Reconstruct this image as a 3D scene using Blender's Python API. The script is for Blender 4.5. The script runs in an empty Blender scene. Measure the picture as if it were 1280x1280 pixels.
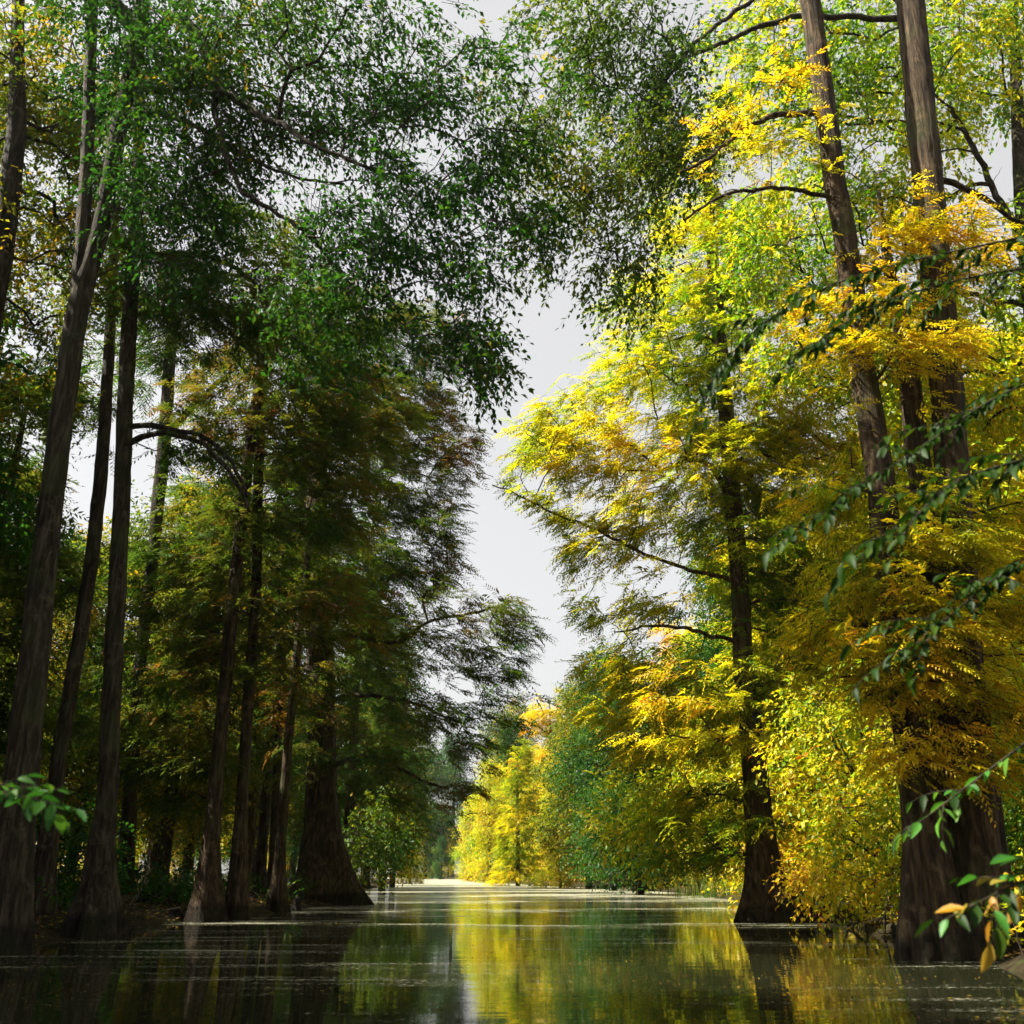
import bpy, math, random
import numpy as np
from math import radians, sin, cos, pi

random.seed(7)
RNG = np.random.default_rng(7)
S = bpy.context.scene
COL = S.collection

# ------------------------------------------------------------------ camera, sky, sun, exposure
F = 1200.0
PITCH = math.atan((1092 - 640) / F)
CP, SP = cos(PITCH), sin(PITCH)
CAM = np.array([0.0, 0.0, 1.0])
cam = bpy.data.cameras.new('camera')
cam.sensor_width = 36
cam.lens = F / 1280 * 36
cam.clip_start = 0.05
cam.clip_end = 4000
cam.dof.use_dof = True
cam.dof.focus_distance = 24
cam.dof.aperture_fstop = 2.2
co = bpy.data.objects.new('camera', cam)
COL.objects.link(co)
co.location = CAM
co.rotation_euler = (pi / 2 + PITCH, 0, 0)
S.camera = co

SUN_AZ, SUN_EL = radians(-95), radians(50)      # clockwise from +Y, so minus is to the left
W = bpy.data.worlds.new('World')
S.world = W
W.use_nodes = True
nt = W.node_tree
nt.nodes.clear()
sky = nt.nodes.new('ShaderNodeTexSky')
sky.sky_type = 'NISHITA'
sky.sun_disc = False
sky.sun_elevation = SUN_EL
sky.sun_rotation = SUN_AZ % (2 * pi)
sky.air_density = 1.0
sky.dust_density = 4.0
sky.ozone_density = 1.0
hs = nt.nodes.new('ShaderNodeHueSaturation')
hs.inputs['Saturation'].default_value = 0.35
bg = nt.nodes.new('ShaderNodeBackground')
bg.inputs['Strength'].default_value = 0.056
wo = nt.nodes.new('ShaderNodeOutputWorld')
nt.links.new(sky.outputs[0], hs.inputs['Color'])
veil = nt.nodes.new('ShaderNodeMix')           # thin high overcast whitens the sky
veil.data_type = 'RGBA'
veil.inputs[0].default_value = 0.5
veil.inputs[7].default_value = (5.0, 4.85, 4.6, 1)
nt.links.new(hs.outputs[0], veil.inputs[6])
nt.links.new(veil.outputs[2], bg.inputs['Color'])
nt.links.new(bg.outputs[0], wo.inputs['Surface'])

sd = bpy.data.lights.new('sun', 'SUN')
sd.energy = 5.0
sd.angle = radians(0.6)
sd.color = (1.0, 0.93, 0.80)
so = bpy.data.objects.new('sun', sd)
COL.objects.link(so)
SUNV = np.array([sin(SUN_AZ) * cos(SUN_EL), cos(SUN_AZ) * cos(SUN_EL), sin(SUN_EL)])
so.rotation_euler = (pi / 2 - SUN_EL, 0, pi - SUN_AZ)
so.location = SUNV * 60

S.view_settings.view_transform = 'Standard'
S.view_settings.look = 'None'
S.view_settings.exposure = 1.9
S.view_settings.gamma = 1
S.view_settings.use_curve_mapping = False
S.render.engine = 'CYCLES'
S.cycles.max_bounces = 10
S.cycles.diffuse_bounces = 7
S.cycles.transmission_bounces = 8
S.cycles.glossy_bounces = 3
S.cycles.volume_bounces = 0
S.cycles.use_denoising = True


# ------------------------------------------------------------------ survey helpers
def ray(x, y):
    u, v = (x - 640) / F, (640 - y) / F
    return np.array([u, CP - v * SP, SP + v * CP])


def pix(x, y, Y):
    """world point seen at photo pixel (x, y) at forward distance Y"""
    d = ray(x, y)
    return CAM + d * (Y / d[1])


def shore(x, y):
    d = ray(x, y)
    return CAM + d * (-CAM[2] / d[2])


def zc(P):
    P = np.asarray(P)
    return (P[..., 1] - CAM[1]) * CP + (P[..., 2] - CAM[2]) * SP


def project(P):
    d = P - CAM
    z = np.maximum(d[:, 1] * CP + d[:, 2] * SP, 1e-3)
    u = d[:, 0] / z
    v = (-d[:, 1] * SP + d[:, 2] * CP) / z
    return 640 + F * u, 640 - F * v


GAP = np.array([(655, 330), (622, 400), (632, 470), (600, 530), (588, 590), (580, 650), (564, 700), (562, 742), (640, 738),
                (668, 772), (690, 775), (712, 745), (712, 690), (685, 655), (625, 612), (648, 572), (648, 525), (676, 498),
                (765, 470), (750, 400), (700, 350)], float)


def inpoly(x, y, poly):
    c = np.zeros(len(x), bool)
    j = len(poly) - 1
    for i in range(len(poly)):
        xi, yi = poly[i]
        xj, yj = poly[j]
        k = ((yi > y) != (yj > y)) & (x < (xj - xi) * (y - yi) / (yj - yi + 1e-9) + xi)
        c ^= k
        j = i
    return c


OPENINGS = [(545, 170, 45, 40, .8), (670, 70, 45, 35, .8), (610, 20, 45, 35, .8), (595, 130, 42, 60, .72), (640, 230, 50, 45, .6), (600, 270, 30, 35, .6), (560, 75, 25, 35, .6),
            (930, 215, 35, 30, .8), (1000, 250, 25, 20, .7), (1110, 175, 22, 18, .8), (1235, 205, 45, 55, .55),
            (40, 560, 40, 70, .6), (95, 600, 25, 60, .75), (235, 155, 18, 14, .6),
            (480, 60, 50, 60, .4), (545, 960, 25, 22, .8), (760, 720, 30, 40, .5), (680, 350, 40, 30, .6)]


def open_sky(P):
    """True where the photographed crowns leave the sky open (crowns there are pruned)"""
    x, y = project(P)
    r = RNG.random(len(x))
    k = inpoly(x, y, GAP) & (r < .97)
    for cx, cy, a, b, p in OPENINGS:
        k |= (((x - cx) / a) ** 2 + ((y - cy) / b) ** 2 < 1) & (r < p)
    return k


# ------------------------------------------------------------------ mesh helpers
def mesh(name, V, T, mat, tint=None, smooth=False, Q=None):
    me = bpy.data.meshes.new(name)
    V = np.asarray(V, np.float32)
    nT = 0 if T is None else len(T)
    nQ = 0 if Q is None else len(Q)
    loops = []
    if nT: loops.append(np.asarray(T, np.int32).ravel())
    if nQ: loops.append(np.asarray(Q, np.int32).ravel())
    loops = np.concatenate(loops)
    me.vertices.add(len(V))
    me.vertices.foreach_set('co', V.ravel())
    me.loops.add(len(loops))
    me.loops.foreach_set('vertex_index', loops)
    me.polygons.add(nT + nQ)
    st = np.concatenate([np.arange(nT) * 3, nT * 3 + np.arange(nQ) * 4]).astype(np.int32)
    me.polygons.foreach_set('loop_start', st)
    if smooth:
        me.polygons.foreach_set('use_smooth', np.ones(nT + nQ, bool))
    if tint is not None:
        at = me.attributes.new('tint', 'FLOAT', 'POINT')
        at.data.foreach_set('value', np.asarray(tint, np.float32))
    me.materials.append(mat)
    me.update(calc_edges=True)
    me.validate()
    return me


def link(name, data, parent=None, loc=(0, 0, 0)):
    o = bpy.data.objects.new(name, data)
    COL.objects.link(o)
    o.location = loc
    if parent: o.parent = parent
    return o


def thing(name, label, cat, loc, group=None, rz=0):
    o = link(name, None, None, loc)
    o.rotation_euler = (0, 0, rz)
    o['label'] = label
    o['category'] = cat
    if group: o['group'] = group
    return o


def tag(o, label, cat, group=None):
    o['label'] = label
    o['category'] = cat
    if group: o['group'] = group
    return o


def norm(a):
    return a / np.maximum(np.linalg.norm(a, axis=-1, keepdims=True), 1e-9)


class MB:
    def __init__(s): s.V, s.Q, s.T, s.n = [], [], [], 0

    def tube(s, P, R, seg=6, flute=None, cap=True, lump=0):
        P = np.asarray(P, float)
        R = np.asarray(R, float)
        n = len(P)
        t = norm(np.gradient(P, axis=0))
        ref = np.array([1., 0, 0]) if abs(t[0, 2]) > .7 else np.array([0, 0, 1.])
        a = norm(np.cross(t, ref))
        b = np.cross(t, a)
        th = np.arange(seg) * 2 * pi / seg
        rr = np.repeat(R[:, None], seg, 1)
        if flute is not None: rr = rr * flute(th[None, :], np.arange(n)[:, None], P)
        if lump: rr = rr * (1 + lump * (RNG.random(rr.shape) - .5))
        V = P[:, None] + rr[..., None] * (np.cos(th)[None, :, None] * a[:, None] + np.sin(th)[None, :, None] * b[:, None])
        i = np.arange(n - 1)[:, None] * seg
        j = np.arange(seg)[None]
        k = (j + 1) % seg
        Q = np.stack([i + j, i + seg + j, i + seg + k, i + k], -1).reshape(-1, 4) + s.n
        s.V.append(V.reshape(-1, 3))
        s.Q.append(Q)
        m = n * seg
        if cap:
            s.V.append(P[-1:])
            c = s.n + m
            jj = np.arange(seg)
            s.T.append(np.stack([s.n + (n - 1) * seg + jj, np.full(seg, c), s.n + (n - 1) * seg + (jj + 1) % seg], -1))
            m += 1
        s.n += m

    def build(s, name, mat, parent=None, origin=(0, 0, 0), smooth=True):
        V = np.concatenate(s.V) - np.asarray(origin)
        me = mesh(name, V, np.concatenate(s.T) if s.T else None, mat, None, smooth, np.concatenate(s.Q) if s.Q else None)
        return link(name, me, parent)


def smooth_path(P, R, step):
    """resample a polyline with a Catmull-Rom curve at about `step` metres"""
    P = np.asarray(P, float)
    R = np.asarray(R, float)
    PP = np.vstack([2 * P[0] - P[1], P, 2 * P[-1] - P[-2]])
    outP, outR = [], []
    for i in range(len(P) - 1):
        p0, p1, p2, p3 = PP[i:i + 4]
        m = max(1, int(np.linalg.norm(p2 - p1) / step))
        for k in range(m):
            t = k / m
            outP.append(.5 * (2 * p1 + (p2 - p0) * t + (2 * p0 - 5 * p1 + 4 * p2 - p3) * t * t + (3 * p1 - p0 - 3 * p2 + p3) * t ** 3))
            outR.append(R[i] * (1 - t) + R[i + 1] * t)
    outP.append(P[-1])
    outR.append(R[-1])
    return np.array(outP), np.array(outR)


# ------------------------------------------------------------------ materials
def nodes(name):
    m = bpy.data.materials.new(name)
    m.use_nodes = True
    t = m.node_tree
    t.nodes.clear()
    out = t.nodes.new('ShaderNodeOutputMaterial')
    return m, t, out


def ramp(t, stops):
    r = t.nodes.new('ShaderNodeValToRGB')
    e = r.color_ramp.elements
    e[0].position, e[0].color = stops[0][0], (*stops[0][1], 1)
    e[1].position, e[1].color = stops[-1][0], (*stops[-1][1], 1)
    for p, c in stops[1:-1]:
        x = e.new(p)
        x.color = (*c, 1)
    return r


def leaf_mat(name, stops, trans=.5, gloss=.05, rnd=False, tgain=(1.25, 1.15, .7)):
    m, t, out = nodes(name)
    r = ramp(t, stops)
    if rnd:
        a = t.nodes.new('ShaderNodeObjectInfo')
        t.links.new(a.outputs['Random'], r.inputs[0])
    else:
        a = t.nodes.new('ShaderNodeAttribute')
        a.attribute_name = 'tint'
        t.links.new(a.outputs['Fac'], r.inputs[0])
    mul = t.nodes.new('ShaderNodeMix')
    mul.data_type = 'RGBA'
    mul.blend_type = 'MULTIPLY'
    mul.inputs[0].default_value = 1
    mul.inputs[7].default_value = (*tgain, 1)
    t.links.new(r.outputs[0], mul.inputs[6])
    d = t.nodes.new('ShaderNodeBsdfDiffuse')
    tr = t.nodes.new('ShaderNodeBsdfTranslucent')
    g = t.nodes.new('ShaderNodeBsdfGlossy')
    g.inputs['Roughness'].default_value = .5
    g.inputs['Color'].default_value = (1, 1, 1, 1)
    t.links.new(r.outputs[0], d.inputs[0])
    t.links.new(mul.outputs[2], tr.inputs[0])
    m1 = t.nodes.new('ShaderNodeMixShader')
    m1.inputs[0].default_value = trans
    t.links.new(d.outputs[0], m1.inputs[1])
    t.links.new(tr.outputs[0], m1.inputs[2])
    m2 = t.nodes.new('ShaderNodeMixShader')
    m2.inputs[0].default_value = gloss * .25
    t.links.new(m1.outputs[0], m2.inputs[1])
    t.links.new(g.outputs[0], m2.inputs[2])
    t.links.new(m2.outputs[0], out.inputs[0])
    return m


def bark_mat(name, c0, c1, c2, moss=.25, scale=1.0):
    m, t, out = nodes(name)
    tc = t.nodes.new('ShaderNodeTexCoord')
    mp = t.nodes.new('ShaderNodeMapping')
    mp.inputs['Scale'].default_value = (6 * scale, 6 * scale, .8 * scale)
    t.links.new(tc.outputs['Object'], mp.inputs[0])
    n = t.nodes.new('ShaderNodeTexNoise')
    n.inputs['Scale'].default_value = 2.2
    n.inputs['Detail'].default_value = 8
    n.inputs['Roughness'].default_value = .65
    n.inputs['Distortion'].default_value = .4
    t.links.new(mp.outputs[0], n.inputs['Vector'])
    r = ramp(t, [(.36, c0), (.5, c1), (.66, c2)])
    t.links.new(n.outputs[0], r.inputs[0])
    n2 = t.nodes.new('ShaderNodeTexNoise')
    n2.inputs['Scale'].default_value = 1.1
    n2.inputs['Detail'].default_value = 5
    t.links.new(tc.outputs['Object'], n2.inputs['Vector'])
    r2 = ramp(t, [(.52, (0, 0, 0)), (.68, (1, 1, 1))])
    t.links.new(n2.outputs[0], r2.inputs[0])
    mx = t.nodes.new('ShaderNodeMix')
    mx.data_type = 'RGBA'
    mx.inputs[7].default_value = (.055, .075, .02, 1)
    mu = t.nodes.new('ShaderNodeMath')
    mu.operation = 'MULTIPLY'
    mu.inputs[1].default_value = moss
    t.links.new(r2.outputs[0], mu.inputs[0])
    t.links.new(mu.outputs[0], mx.inputs[0])
    t.links.new(r.outputs[0], mx.inputs[6])
    n4 = t.nodes.new('ShaderNodeTexNoise')       # pale lichen blotches
    n4.inputs['Scale'].default_value = 3.2
    n4.inputs['Detail'].default_value = 7
    n4.inputs['Roughness'].default_value = .7
    t.links.new(tc.outputs['Object'], n4.inputs['Vector'])
    r4 = ramp(t, [(.56, (0, 0, 0)), (.66, (.55, .55, .55))])
    t.links.new(n4.outputs[0], r4.inputs[0])
    lich = t.nodes.new('ShaderNodeMix')
    lich.data_type = 'RGBA'
    lich.inputs[7].default_value = (*[min(.3, c * 1.5) for c in c2], 1)
    t.links.new(r4.outputs[0], lich.inputs[0])
    t.links.new(mx.outputs[2], lich.inputs[6])
    mx = lich
    geo = t.nodes.new('ShaderNodeNewGeometry')   # tannin stain left by high water round the foot
    sz = t.nodes.new('ShaderNodeSeparateXYZ')
    t.links.new(geo.outputs['Position'], sz.inputs[0])
    ad = t.nodes.new('ShaderNodeMath')
    ad.operation = 'MULTIPLY_ADD'
    ad.inputs[1].default_value = -.55
    t.links.new(n2.outputs[0], ad.inputs[0])
    t.links.new(sz.outputs['Z'], ad.inputs[2])
    r3 = ramp(t, [(0, (.32, .32, .32)), (.16, (1, 1, 1))])
    t.links.new(ad.outputs[0], r3.inputs[0])
    stn = t.nodes.new('ShaderNodeMix')
    stn.data_type = 'RGBA'
    stn.blend_type = 'MULTIPLY'
    stn.inputs[0].default_value = 1
    t.links.new(mx.outputs[2], stn.inputs[6])
    t.links.new(r3.outputs[0], stn.inputs[7])
    mx = stn
    b = t.nodes.new('ShaderNodeBsdfPrincipled')
    b.inputs['Roughness'].default_value = .9
    b.inputs['Specular IOR Level'].default_value = .2
    t.links.new(mx.outputs[2], b.inputs['Base Color'])
    bu = t.nodes.new('ShaderNodeBump')
    bu.inputs['Strength'].default_value = 1
    bu.inputs['Distance'].default_value = .09
    t.links.new(n.outputs[0], bu.inputs['Height'])
    t.links.new(bu.outputs[0], b.inputs['Normal'])
    t.links.new(b.outputs[0], out.inputs[0])
    return m


M = {}
M['bark_grey'] = bark_mat('grey_bark', (.012, .009, .006), (.038, .030, .019), (.105, .082, .055), .6)
M['bark_red'] = bark_mat('reddish_bark', (.012, .008, .004), (.044, .029, .015), (.125, .084, .046), .5)
M['bark_dark'] = bark_mat('dark_bark', (.010, .007, .005), (.028, .021, .014), (.075, .056, .037), .5)
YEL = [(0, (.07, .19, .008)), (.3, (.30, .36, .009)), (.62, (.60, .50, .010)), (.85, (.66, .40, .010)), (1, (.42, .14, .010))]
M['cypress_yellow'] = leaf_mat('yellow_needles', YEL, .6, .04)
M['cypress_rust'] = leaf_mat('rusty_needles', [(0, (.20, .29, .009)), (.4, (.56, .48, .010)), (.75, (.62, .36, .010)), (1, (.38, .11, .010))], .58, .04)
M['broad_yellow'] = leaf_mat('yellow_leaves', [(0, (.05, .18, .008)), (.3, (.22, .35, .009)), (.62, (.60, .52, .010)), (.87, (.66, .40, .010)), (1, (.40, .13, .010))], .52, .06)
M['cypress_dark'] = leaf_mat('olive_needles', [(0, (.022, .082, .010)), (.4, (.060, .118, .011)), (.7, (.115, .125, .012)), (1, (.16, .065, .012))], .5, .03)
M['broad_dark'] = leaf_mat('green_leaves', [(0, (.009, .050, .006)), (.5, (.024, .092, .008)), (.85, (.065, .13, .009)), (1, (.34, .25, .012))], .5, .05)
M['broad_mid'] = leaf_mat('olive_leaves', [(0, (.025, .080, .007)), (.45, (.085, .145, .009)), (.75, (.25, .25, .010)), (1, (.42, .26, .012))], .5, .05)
M['near_green'] = leaf_mat('near_green_leaf', [(0, (.028, .12, .016)), (.6, (.05, .19, .02)), (1, (.11, .24, .024))], .45, .06, True)
M['near_dark'] = leaf_mat('near_dark_leaf', [(0, (.009, .027, .003)), (.7, (.016, .044, .003)), (1, (.034, .066, .004))], .35, .03, True)
M['near_orange'] = leaf_mat('near_orange_leaf', [(0, (.30, .16, .02)), (.6, (.42, .20, .02)), (1, (.22, .20, .03))], .45, .06, True)
M['near_yellow'] = leaf_mat('near_yellow_leaf', [(0, (.30, .34, .016)), (.55, (.48, .40, .018)), (1, (.52, .30, .018))], .5, .06, True)
M['litter'] = leaf_mat('litter_leaves', [(0, (.05, .03, .012)), (.5, (.13, .075, .025)), (.8, (.24, .15, .03)), (1, (.34, .26, .03))], .25, .03)
M['sedge'] = leaf_mat('sedge_blades', [(0, (.025, .08, .012)), (.6, (.06, .14, .015)), (1, (.25, .22, .03))], .45, .06)


# ------------------------------------------------------------------ ground and water
LEFT = np.array([(-7.5, -60), (-7.4, 8), (-7.3, 14), (-7.2, 22), (-6.2, 32), (-5.6, 38), (-8.5, 48), (-9.5, 65), (-11.5, 95), (-15, 130), (-22, 185), (-40, 260)], float)
RIGHT = np.array([(5.4, -60), (5.4, 10), (5.8, 14), (7.2, 24), (8.6, 38), (9.4, 56), (6.2, 75), (1.8, 95), (-3, 130), (-9, 185), (-25, 260)], float)


def left_x(y): return np.interp(y, LEFT[:, 1], LEFT[:, 0])
def right_x(y): return np.interp(y, RIGHT[:, 1], RIGHT[:, 0])


def wob(x, y): return np.sin(x * .9 + 1.3) * np.cos(y * .7) * .5 + np.sin(x * 2.3 + y * 1.7) * .3 + np.sin(y * 3.1 - x * .6) * .2


def ground_z(x, y):
    """height of the woodland floor and canal bed"""
    w = wob(x, y)
    d = np.maximum(left_x(y) - x, x - right_x(y)) + .35 * w
    z = np.where(d < 0, np.maximum(d * .8, -1.2), .30 * (1 - np.exp(-d * 1.6)) + .10 * w * np.minimum(d, 1))
    far = np.where((y > 258) | (y < -58), .4, z)
    return far


def axis(a, b, lo, hi, h, g=1.35):
    v = list(np.arange(lo, hi + h, h))
    s = h
    while v[-1] < b:
        s *= g
        v.append(v[-1] + s)
    s = h
    while v[0] > a:
        s *= g
        v.insert(0, v[0] - s)
    return np.array(v)


gx = axis(-1600, 1600, -26, 24, .35)
gy = axis(-400, 2500, 3, 120, .5)
X, Y = np.meshgrid(gx, gy)
Z = ground_z(X, Y) + RNG.normal(0, .02, X.shape)
nx, ny = len(gx), len(gy)
idx = np.arange(nx * ny).reshape(ny, nx)
Q = np.stack([idx[:-1, :-1], idx[:-1, 1:], idx[1:, 1:], idx[1:, :-1]], -1).reshape(-1, 4)
m, t, out = nodes('leaf_litter_floor')
tc = t.nodes.new('ShaderNodeTexCoord')
n = t.nodes.new('ShaderNodeTexNoise')
n.inputs['Scale'].default_value = 5
n.inputs['Detail'].default_value = 10
n.inputs['Roughness'].default_value = .7
t.links.new(tc.outputs['Object'], n.inputs['Vector'])
r = ramp(t, [(.3, (.012, .009, .006)), (.5, (.03, .023, .013)), (.62, (.03, .042, .013)), (.75, (.085, .055, .02))])
t.links.new(n.outputs[0], r.inputs[0])
b = t.nodes.new('ShaderNodeBsdfPrincipled')
b.inputs['Roughness'].default_value = .95
b.inputs['Specular IOR Level'].default_value = .05
t.links.new(r.outputs[0], b.inputs['Base Color'])
bu = t.nodes.new('ShaderNodeBump')
bu.inputs['Distance'].default_value = .06
t.links.new(n.outputs[0], bu.inputs['Height'])
t.links.new(bu.outputs[0], b.inputs['Normal'])
t.links.new(b.outputs[0], out.inputs[0])
g = link('ground', mesh('ground', np.stack([X, Y, Z], -1).reshape(-1, 3), None, m, None, True, Q))
g['kind'] = 'structure'

# water: dark, mirror-smooth with fine ripples, and a broken film of pollen and duckweed drifting in streaks
m, t, out = nodes('canal_water')
tc = t.nodes.new('ShaderNodeTexCoord')


def noise(scale, detail, sx=1, sy=1, rough=.5, off=(0, 0, 0), dist=0):
    mp = t.nodes.new('ShaderNodeMapping')
    mp.inputs['Scale'].default_value = (sx, sy, 1)
    mp.inputs['Location'].default_value = off
    t.links.new(tc.outputs['Object'], mp.inputs[0])
    n = t.nodes.new('ShaderNodeTexNoise')
    n.inputs['Scale'].default_value = scale
    n.inputs['Detail'].default_value = detail
    n.inputs['Roughness'].default_value = rough
    n.inputs['Distortion'].default_value = dist
    t.links.new(mp.outputs[0], n.inputs['Vector'])
    return n.outputs[0]


def math_(op, a, b_, clamp=False):
    q = t.nodes.new('ShaderNodeMath')
    q.operation = op
    q.use_clamp = clamp
    for i, v in enumerate((a, b_)):
        if isinstance(v, (int, float)): q.inputs[i].default_value = v
        else: t.links.new(v, q.inputs[i])
    return q.outputs[0]


w1 = noise(1.5, 3, .35, 1.7)
w2 = noise(8, 2, .4, 1.6)
bu = t.nodes.new('ShaderNodeBump')
bu.inputs['Strength'].default_value = 1
bu.inputs['Distance'].default_value = 1
t.links.new(math_('ADD', math_('MULTIPLY', w1, .0030), math_('MULTIPLY', w2, .00022)), bu.inputs['Height'])
wb = t.nodes.new('ShaderNodeBsdfPrincipled')
wb.inputs['Base Color'].default_value = (.012, .014, .006, 1)
wb.inputs['Roughness'].default_value = .012
wb.inputs['IOR'].default_value = 1.33
t.links.new(bu.outputs[0], wb.inputs['Normal'])
fb = t.nodes.new('ShaderNodeBsdfPrincipled')
fb.inputs['Roughness'].default_value = .55
fcol = ramp(t, [(.3, (.16, .18, .10)), (.6, (.36, .35, .26)), (.8, (.30, .27, .10))])
t.links.new(noise(3, 4), fcol.inputs[0])
t.links.new(fcol.outputs[0], fb.inputs['Base Color'])
patch = noise(.35, 4, .55, 1.5, .6, (3, 1, 0), .6)           # where the film drifts together
speck = noise(26, 3, .5, 1.0, .7)
streak = noise(1.1, 5, .22, 2.6, .65, (1, 7, 0), .3)
sep = t.nodes.new('ShaderNodeSeparateXYZ')
t.links.new(tc.outputs['Object'], sep.inputs[0])
mr = t.nodes.new('ShaderNodeMapRange')                       # the stagnant far reach is the most covered
mr.inputs['From Min'].default_value = 9
mr.inputs['From Max'].default_value = 95
mr.inputs['To Min'].default_value = -.12
mr.inputs['To Max'].default_value = .55
t.links.new(sep.outputs['Y'], mr.inputs['Value'])
cover = math_('ADD', patch, mr.outputs[0])
thr = math_('SUBTRACT', math_('ADD', math_('ADD', math_('MULTIPLY', cover, .62), math_('MULTIPLY', speck, .75)), math_('MULTIPLY', streak, .62)), 1.034)
mask = math_('MULTIPLY', thr, 9, True)
mx = t.nodes.new('ShaderNodeMixShader')
t.links.new(math_('MULTIPLY', mask, .8), mx.inputs[0])
t.links.new(wb.outputs[0], mx.inputs[1])
t.links.new(fb.outputs[0], mx.inputs[2])
t.links.new(mx.outputs[0], out.inputs[0])
wv = [(-60, -60, 0), (60, -60, 0), (60, 300, 0), (-60, 300, 0)]
o = link('water', mesh('water', wv, None, m, None, False, [(0, 1, 2, 3)]))
o['kind'] = 'structure'


# ------------------------------------------------------------------ trees
def wander(P, s=.03):
    return P + RNG.normal(0, s, P.shape)


def rhomb(B, D, U, L, Wd, fold=.18):
    """folded leaf blades: base, two edge points and tip (two triangles each)"""
    D = norm(D)
    Sd = norm(np.cross(D, U))
    N = np.cross(Sd, D)
    L = L[:, None]
    Wd = Wd[:, None]
    mid = B + D * L * .45 + N * Wd * fold
    V = np.stack([B, mid + Sd * Wd * .5, B + D * L, mid - Sd * Wd * .5], 1).reshape(-1, 3)
    i = np.arange(len(B)) * 4
    T = np.concatenate([np.stack([i, i + 1, i + 2], -1), np.stack([i, i + 2, i + 3], -1)])
    return V, T


def unit(n):
    return norm(RNG.normal(0, 1, (n, 3)))


def foliage(kind, C, O, size, ct, lpc, hang=.3):
    """leaves of the clusters at C growing outwards along O; returns verts, tris, tint"""
    n = len(C)
    if kind == 'cypress':                       # flat feathery sprays on short drooping twigs
        tw = max(1, lpc // 14)
        fr = 14
        base = np.repeat(C, tw, 0) + RNG.normal(0, .10, (n * tw, 3))
        d = np.repeat(O, tw, 0) * .9 + RNG.normal(0, .55, (n * tw, 3)) * [1, 1, .35]
        d[:, 2] -= hang * (.4 + RNG.random(n * tw))
        d = norm(d)
        tl = size * RNG.uniform(2.4, 4.4, n * tw)
        up = norm(np.array([0, 0, 1.]) + RNG.normal(0, .35, (n * tw, 3)))
        sd = norm(np.cross(d, up))
        f = (np.arange(fr) + .5) / fr
        sg = np.where(np.arange(fr) % 2, 1., -1.)
        B = base[:, None] + d[:, None] * (tl[:, None] * f)[..., None]
        B = B + np.array([0, 0, -1.]) * (tl[:, None] * f ** 2 * .22)[..., None]
        D = d[:, None] * .75 + sd[:, None] * sg[None, :, None] * .85 + RNG.normal(0, .18, (n * tw, fr, 3))
        D[..., 2] -= .25
        L = (size * (1.15 - .55 * f)[None] * RNG.uniform(.7, 1.25, (n * tw, fr)))
        U = np.repeat(up, fr, 0)
        V, T = rhomb(B.reshape(-1, 3), D.reshape(-1, 3), U, L.ravel(), L.ravel() * .30, .1)
        TW = (base, d, tl, .22)
        tn = np.repeat(np.repeat(ct, tw) + RNG.normal(0, .07, n * tw), fr) + RNG.normal(0, .06, n * tw * fr)
    else:                                       # broad leaves round the end of a twig, tips hanging
        lf = 9
        tw = max(1, lpc // lf)
        m = n * tw
        d = norm(np.repeat(O, tw, 0) * .6 + unit(m) * .75 - np.array([0, 0, 1.]) * (hang * RNG.uniform(.3, 1.3, m))[:, None])
        tl = size * RNG.uniform(3.2, 6.0, m)
        st = np.repeat(C, tw, 0) + RNG.normal(0, size * .9, (m, 3))
        f = (np.arange(lf) + .6) / lf
        B = st[:, None] + d[:, None] * (tl[:, None] * f)[..., None]
        B[..., 2] -= tl[:, None] * f ** 2 * .3 * (.4 + hang)
        B += RNG.normal(0, size * .16, B.shape)
        sd = norm(np.cross(d, norm(np.array([0, 0, 1.]) + RNG.normal(0, .5, (m, 3)))))
        sg = np.where(np.arange(lf) % 2, 1., -1.)
        D = d[:, None] * .6 + sd[:, None] * sg[None, :, None] * .7 + RNG.normal(0, .3, (m, lf, 3))
        D[..., 2] -= hang * RNG.uniform(.2, 1.2, (m, lf))
        k = m * lf
        U = norm(np.array([0, 0, 1.]) + RNG.normal(0, .55, (k, 3)))
        L = size * RNG.uniform(.65, 1.3, k)
        V, T = rhomb(B.reshape(-1, 3), D.reshape(-1, 3), U, L, L * RNG.uniform(.40, .58, k))
        TW = (st, d, tl, .3 * (.4 + hang))
        tn = np.repeat(np.repeat(ct, tw) + RNG.normal(0, .08, m), lf) + RNG.normal(0, .09, k)
    return V, T, np.repeat(np.clip(tn, 0, 1), 4), TW


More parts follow.
